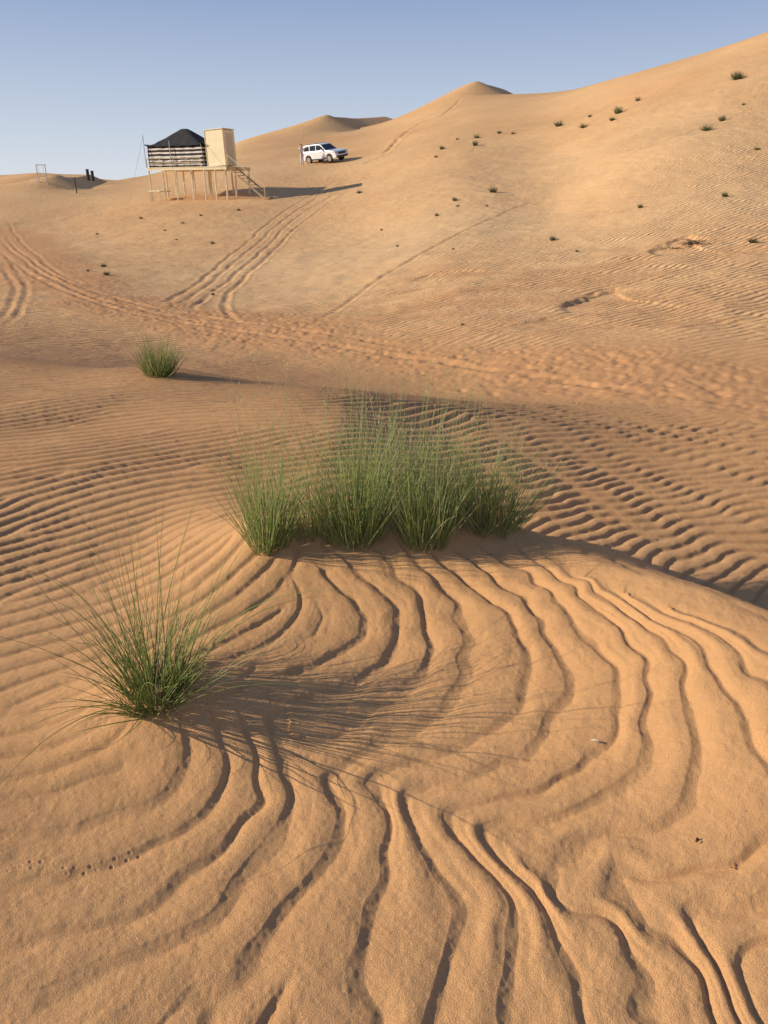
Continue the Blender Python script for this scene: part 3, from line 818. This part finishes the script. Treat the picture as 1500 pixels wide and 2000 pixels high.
mb=MB();mb.box((cw/2,cd/2,chh/2),(cw,cd,chh));mb.build('cabin_wall',cream,cab)
mb=MB();mb.box((cw/2,cd/2,chh+.05),(cw+.08,cd+.08,.05),Matrix.Rotation(-.02,3,'Y'));mb.build('cabin_roof',cream,cab)
for x in(.03,cw-.03):
    mb=MB();mb.box((x,-.012,chh/2),(.05,.02,chh));mb.build('corner_trim',creamd,cab)
mb=MB();mb.box((cw+.015,cd*.5,1.0),(.03,.7,1.95));dr_=mb.build('door',creamd,cab)
mb=MB();mb.bar((cw+.05,cd*.5-.28,.95),(cw+.05,cd*.5-.28,1.1),.015);mb.build('door_handle',steel,dr_)

# ------------------------------------------------ car
white=simple('white_car_paint',(.78,.79,.80),.25,.02,1)
glass=simple('dark_car_glass',(.015,.018,.02),.08,.1,1)
blackp=simple('black_plastic',(.02,.02,.02),.6,.1,5)
tyrem=simple('tyre_rubber',(.02,.02,.02),.85,.1,5)
rimm=simple('alloy_rim',(.45,.45,.46),.35,.05,5,.8)
lampm=simple('headlight_glass',(.55,.58,.62),.1,.05,5)
redm=simple('tail_light_red',(.35,.02,.015),.2,.05,5)
pc=hit(636,317)
csc=min(1.0,84*(pc[1]/ray(636,317)[1])/F/4.25)
hd=math.radians(-38)
car=thing('parked_car','white car parked on the dune slope right of the tent','car')
fw=Vector((math.cos(hd),math.sin(hd),0));lf=Vector((-math.sin(hd),math.cos(hd),0))
def gpt(v): 
    p=Vector((pc[0],pc[1],0))+v*csc;return Vector((p.x,p.y,gz(p.x,p.y)))
F1=(gpt(fw*1.4+lf*.8)+gpt(fw*1.4-lf*.8))/2;R1=(gpt(-fw*1.4+lf*.8)+gpt(-fw*1.4-lf*.8))/2
Lp=gpt(lf*.8);Rp=gpt(-lf*.8)
ex=(F1-R1).normalized();ey=(Lp-Rp);ey=(ey-ex*ey.dot(ex)).normalized();ez=ex.cross(ey)
M=Matrix((( ex.x,ey.x,ez.x,pc[0]),(ex.y,ey.y,ez.y,pc[1]),(ex.z,ey.z,ez.z,(F1.z+R1.z)/2),(0,0,0,1)))
car.matrix_world=M@Matrix.Rotation(math.radians(-3),4,'Y')@Matrix.Scale(csc,4)
def arch(cx,r,n_=9):
    return [(cx+r*math.cos(t),.36+r*math.sin(t)) for t in np.linspace(-.15,math.pi+.15,n_)]
prof_=[(-2.25,.38),(-2.32,.62),(-2.3,.95),(-2.2,1.08),(-.6,1.1),(.95,1.08),(1.6,1.04),(2.12,.93),(2.27,.72),(2.3,.38)]
bot=[(x,z) for x,z in arch(1.4,.42)]+[(.9,.3),(-.85,.3)]+[(x,z) for x,z in arch(-1.36,.42)]
mb=MB();mb.prism(prof_+bot,-.91,.91);body=mb.build('body',white,car,.05)
cabp=[(-2.24,1.07),(-2.08,1.58),(-1.75,1.68),(-.3,1.71),(.25,1.63),(1.0,1.06)]
def taper(p):
    x,y,z=p;k=1-.20*max(0,(z-1.05)/.6);return (x,y*k,z)
mb=MB();mb.prism(cabp,-.86,.86,taper);mb.build('roof',white,car,.03)
def sidewin(sgn,pts):
    mb=MB();vs=[]
    for x,z in pts:
        k=1-.20*max(0,(z-1.05)/.6);vs.append((x,sgn*(.86*k+.012),z))
    mb.add(vs,[tuple(range(len(vs)))]);mb.build('side_window',glass,car)
for sgn in(-1,1):
    sidewin(sgn,[(-1.98,1.16),(-1.85,1.52),(-1.3,1.57),(-1.2,1.14)])
    sidewin(sgn,[(-1.12,1.14),(-1.2,1.58),(-.42,1.61),(-.36,1.14)])
    sidewin(sgn,[(-.28,1.14),(-.34,1.61),(.2,1.56),(.82,1.14)])
def quadw(name,a,b_,y0,y1,off):
    mb=MB();(xa,za),(xb,zb)=a,b_;mb.add([(xa+off,-y0,za+.01),(xa+off,y0,za+.01),(xb+off,y1,zb+.01),(xb+off,-y1,zb+.01)],[(0,1,2,3)]);mb.build(name,glass,car)
quadw('windscreen',(.93,1.12),(.33,1.57),.76,.66,.02)
quadw('rear_window',(-2.22,1.14),(-2.1,1.53),.72,.66,-.02)
for x in(1.4,-1.36):
    for sgn in(-1,1):
        mb=MB();mb.bar((x,sgn*.70,.36),(x,sgn*.93,.36),.36,.36,20);wo=mb.build('wheel',tyrem,car,.03)
        mb=MB();mb.bar((x,sgn*.925,.36),(x,sgn*.945,.36),.235,.235,16)
        mb.build('rim',rimm,wo)
mb=MB();mb.box((2.29,0,.74),(.04,1.05,.2));mb.build('grille',blackp,car)
mb=MB();mb.box((2.29,0,.45),(.06,1.6,.16));mb.build('front_bumper',blackp,car)
mb=MB();mb.box((-2.3,0,.48),(.06,1.6,.2));mb.build('rear_bumper',blackp,car)
for sgn in(-1,1):
    mb=MB();mb.box((0,sgn*.92,.36),(1.8,.03,.12));mb.build('sill_trim',blackp,car)
    mb=MB();mb.prism([(1.98,.80),(2.0,.92),(2.2,.86),(2.285,.76)],sgn*.60,sgn*.925);mb.build('headlight',lampm,car)
    mb=MB();mb.box((-2.28,sgn*.78,.98),(.08,.28,.12));mb.build('tail_light',redm,car)
    mb=MB();mb.box((.62,sgn*1.0,1.14),(.12,.2,.13));mb.build('mirror',white,car,.02)
    mb=MB();mb.bar((-1.6,sgn*.62,1.73),(-.1,sgn*.62,1.74),.02);mb.build('roof_rail',blackp,car)
    for hx in(-.5,.3):
        mb=MB();mb.box((hx,sgn*.925,.98),(.18,.02,.03));mb.build('door_handle',white,car)
# ------------------------------------------------ person
def skin(name,pts,edges,rad,mat,parent,root=0,sub=2):
    me=bpy.data.meshes.new(name);me.from_pydata(pts,edges,[]);o=bpy.data.objects.new(name,me);COL.objects.link(o)
    m=o.modifiers.new('s','SKIN');m.use_smooth_shade=True
    for i,r in enumerate(rad):
        sv=me.skin_vertices[0].data[i];sv.radius=(r,r) if not isinstance(r,tuple) else r;sv.use_root=(i==root)
    s=o.modifiers.new('u','SUBSURF');s.levels=sub;s.render_levels=sub
    me.materials.append(mat);o.parent=parent;return o
skinm=simple('skin',(.45,.26,.17),.6,.05,8);shirtm=simple('white_shirt',(.80,.76,.74),.8,.06,8);trm=simple('pale_trousers',(.62,.58,.54),.8,.08,8);hairm=simple('dark_hair',(.03,.02,.015),.7,.2,30)
pp=hit(590,323);psc=min(1,38*(pp[1]/ray(590,323)[1])/F/1.72)
per=thing('person','person in white shirt and pale trousers standing behind the white car, arm raised','person',(pp[0],pp[1],gz(pp[0],pp[1])),math.radians(-30))
per.scale=(psc,psc,psc)
P_=[(0,0,.95),(0,0,1.15),(0,0,1.36),(0,0,1.47),(.01,0,1.56),(.02,0,1.66),
    (0,.10,.90),(.02,.11,.50),(0,.12,.08),(.14,.13,.04),
    (0,-.10,.90),(.03,-.12,.50),(-.02,-.14,.08),(.12,-.15,.04),
    (0,.19,1.38),(.12,.27,1.20),(.32,.22,1.36),
    (0,-.19,1.38),(.05,-.26,1.12),(.14,-.24,.90)]
E_=[(0,1),(1,2),(2,3),(3,4),(4,5),(0,6),(6,7),(7,8),(8,9),(0,10),(10,11),(11,12),(12,13),(2,14),(14,15),(15,16),(2,17),(17,18),(18,19)]
R_=[.13,.12,.14,.055,.085,.075,.09,.06,.045,.035,.09,.06,.045,.035,.06,.045,.028,.06,.045,.028]
def fingers(w,d,up,side):
    base=Vector(P_[w]);d=Vector(d).normalized();up=Vector(up).normalized();sdv=d.cross(up)
    P_.append(tuple(base+d*.06));R_.append((.035,.016));E_.append((w,len(P_)-1));pm=len(P_)-1
    for k,(o_,l) in enumerate(((-.03,.07),(-.01,.085),(.01,.08),(.03,.06))):
        a=base+d*.09+sdv*o_;b_=a+d*l*.55-up*.006;c_=b_+d*l*.35-up*.025
        n0=len(P_);P_.extend([tuple(a),tuple(b_),tuple(c_)]);R_.extend([.009,.0085,.007]);E_.extend([(pm,n0),(n0,n0+1),(n0+1,n0+2)])
    a=base+d*.045+sdv*.035*side-up*.01;b_=a+d*.03+sdv*.02*side;n0=len(P_)
    P_.extend([tuple(a),tuple(b_)]);R_.extend([.011,.009]);E_.extend([(w,n0),(n0,n0+1)])
fingers(16,(.6,0,.8),(-.8,0,.6),1);fingers(19,(.2,0,-1),(1,0,.2),-1)
bodyp=skin('body',P_,E_,R_,skinm,per)
skin('shirt',[(0,0,.93),(0,0,1.15),(0,0,1.36),(0,0,1.43),(0,.19,1.385),(.07,.24,1.28),(0,-.19,1.385),(.03,-.235,1.24)],[(0,1),(1,2),(2,3),(2,4),(4,5),(2,6),(6,7)],[.165,.15,.165,.075,.08,.07,.08,.07],shirtm,per)
skin('trousers',[(0,0,.96),(0,.10,.88),(.02,.11,.50),(0,.12,.12),(0,-.10,.88),(.03,-.12,.50),(-.02,-.14,.12)],[(0,1),(1,2),(2,3),(0,4),(4,5),(5,6)],[.145,.11,.085,.07,.11,.085,.07],trm,per)
skin('hair',[(-.02,0,1.60),(-.015,0,1.68),(.01,0,1.72)],[(0,1),(1,2)],[.075,.09,.07],hairm,per)
# ------------------------------------------------ distant things on the left
darkp=simple('dark_post',(.05,.035,.03),.8,.2,3)
p=hit(76,357);zz_=gz(p[0],p[1]);sc=p[1]/ray(76,357)[1]/F
sf=thing('swing_frame','slender metal frame with a top bar on the far left dune','frame',(p[0],p[1],zz_),math.radians(-12))
wf,hf_=19*sc,31*sc
for x in(0,wf):
    mb=MB();mb.bar((x,0,-.4),(x,0,hf_),.045,.04);mb.build('post',steel,sf)
mb=MB();mb.bar((-.05,0,hf_),(wf+.05,0,hf_),.045);mb.build('top_bar',steel,sf)
mb=MB();mb.box((wf*.47,0,.5),(wf*.6,.25,.05));sw=mb.build('swing_seat',woodd,sf)
for a,b2 in ((.2,.25),(.75,.7)):
    mb=MB();mb.bar((a*wf,0,hf_),(b2*wf,0,.5),.015);mb.build('swing_rope',rope,sw)
for (u,v,h_,rr,lab,gr) in ((173,352,19,.16,'left one of two short dark posts on the far sand',1),(182,353,17,.16,'right one of two short dark posts on the far sand',1),(150,378,28,.05,'thin lone pole on the left dune in front of the dark posts',0)):
    p=hit(u,v);sc=p[1]/ray(u,v)[1]/F;mb=MB();mb.bar((0,0,-.3),(0,0,h_*sc),rr,rr*.95,10);mb.bar((0,0,h_*sc),(0,0,h_*sc+.03),rr*1.1,rr*1.05,10)
    o=mb.build('dark_post' if gr else 'thin_pole',darkp);o.location=(p[0],p[1],gz(p[0],p[1]));tag(o,lab,'post' if gr else 'pole','pair of dark posts' if gr else None)

# ------------------------------------------------ light
EL=math.radians(21);AZs=math.radians(-91)
sd=Vector((math.sin(AZs)*math.cos(EL),math.cos(AZs)*math.cos(EL),math.sin(EL)))
ld=bpy.data.lights.new('sun','SUN');ld.energy=5;ld.angle=math.radians(.3);ld.color=(1,.90,.71)
lo=bpy.data.objects.new('sun',ld);COL.objects.link(lo);lo.rotation_euler=(-sd).to_track_quat('-Z','Y').to_euler()
wld=bpy.data.worlds.new('World');bpy.context.scene.world=wld;wld.use_nodes=True
nt=wld.node_tree;bg=nt.nodes['Background'];sk=nt.nodes.new('ShaderNodeTexSky');sk.sky_type='NISHITA';sk.sun_disc=False
sk.sun_elevation=EL;sk.sun_rotation=AZs;sk.air_density=1.0;sk.dust_density=.6;sk.ozone_density=2.0
tc=N(nt,'ShaderNodeTexCoord');sx=N(nt,'ShaderNodeSeparateXYZ');nt.links.new(tc.outputs['Generated'],sx.inputs[0])
cr=N(nt,'ShaderNodeValToRGB');nt.links.new(sx.outputs['Z'],cr.inputs[0])
e=cr.color_ramp.elements;K=8.3333
e[0].position=0;e[0].color=(.74,.78,.84,1);e[1].position=1;e[1].color=(.09,.16,.32,1)
x=e.new(.06);x.color=(.60,.67,.78,1);x=e.new(.21);x.color=(.29,.39,.61,1);x=e.new(.45);x.color=(.13,.21,.41,1)
gs_=mixc(nt,1.0,cr.outputs[0],(K,K,K),'MULTIPLY')
cc=mixc(nt,.9,sk.outputs[0],gs_)
nt.links.new(cc,bg.inputs[0]);bg.inputs[1].default_value=.12
cam=bpy.data.cameras.new('camera');co=bpy.data.objects.new('camera',cam);COL.objects.link(co)
co.location=(0,0,H);co.rotation_euler=(math.radians(90)-PT,0,0)
cam.sensor_fit='VERTICAL';cam.sensor_height=36;cam.lens=26;cam.clip_end=5000;cam.clip_start=.05
bpy.context.scene.camera=co
vs_=bpy.context.scene.view_settings;vs_.view_transform='Standard';vs_.look='None';vs_.exposure=0
print('done',time.time()-T0)
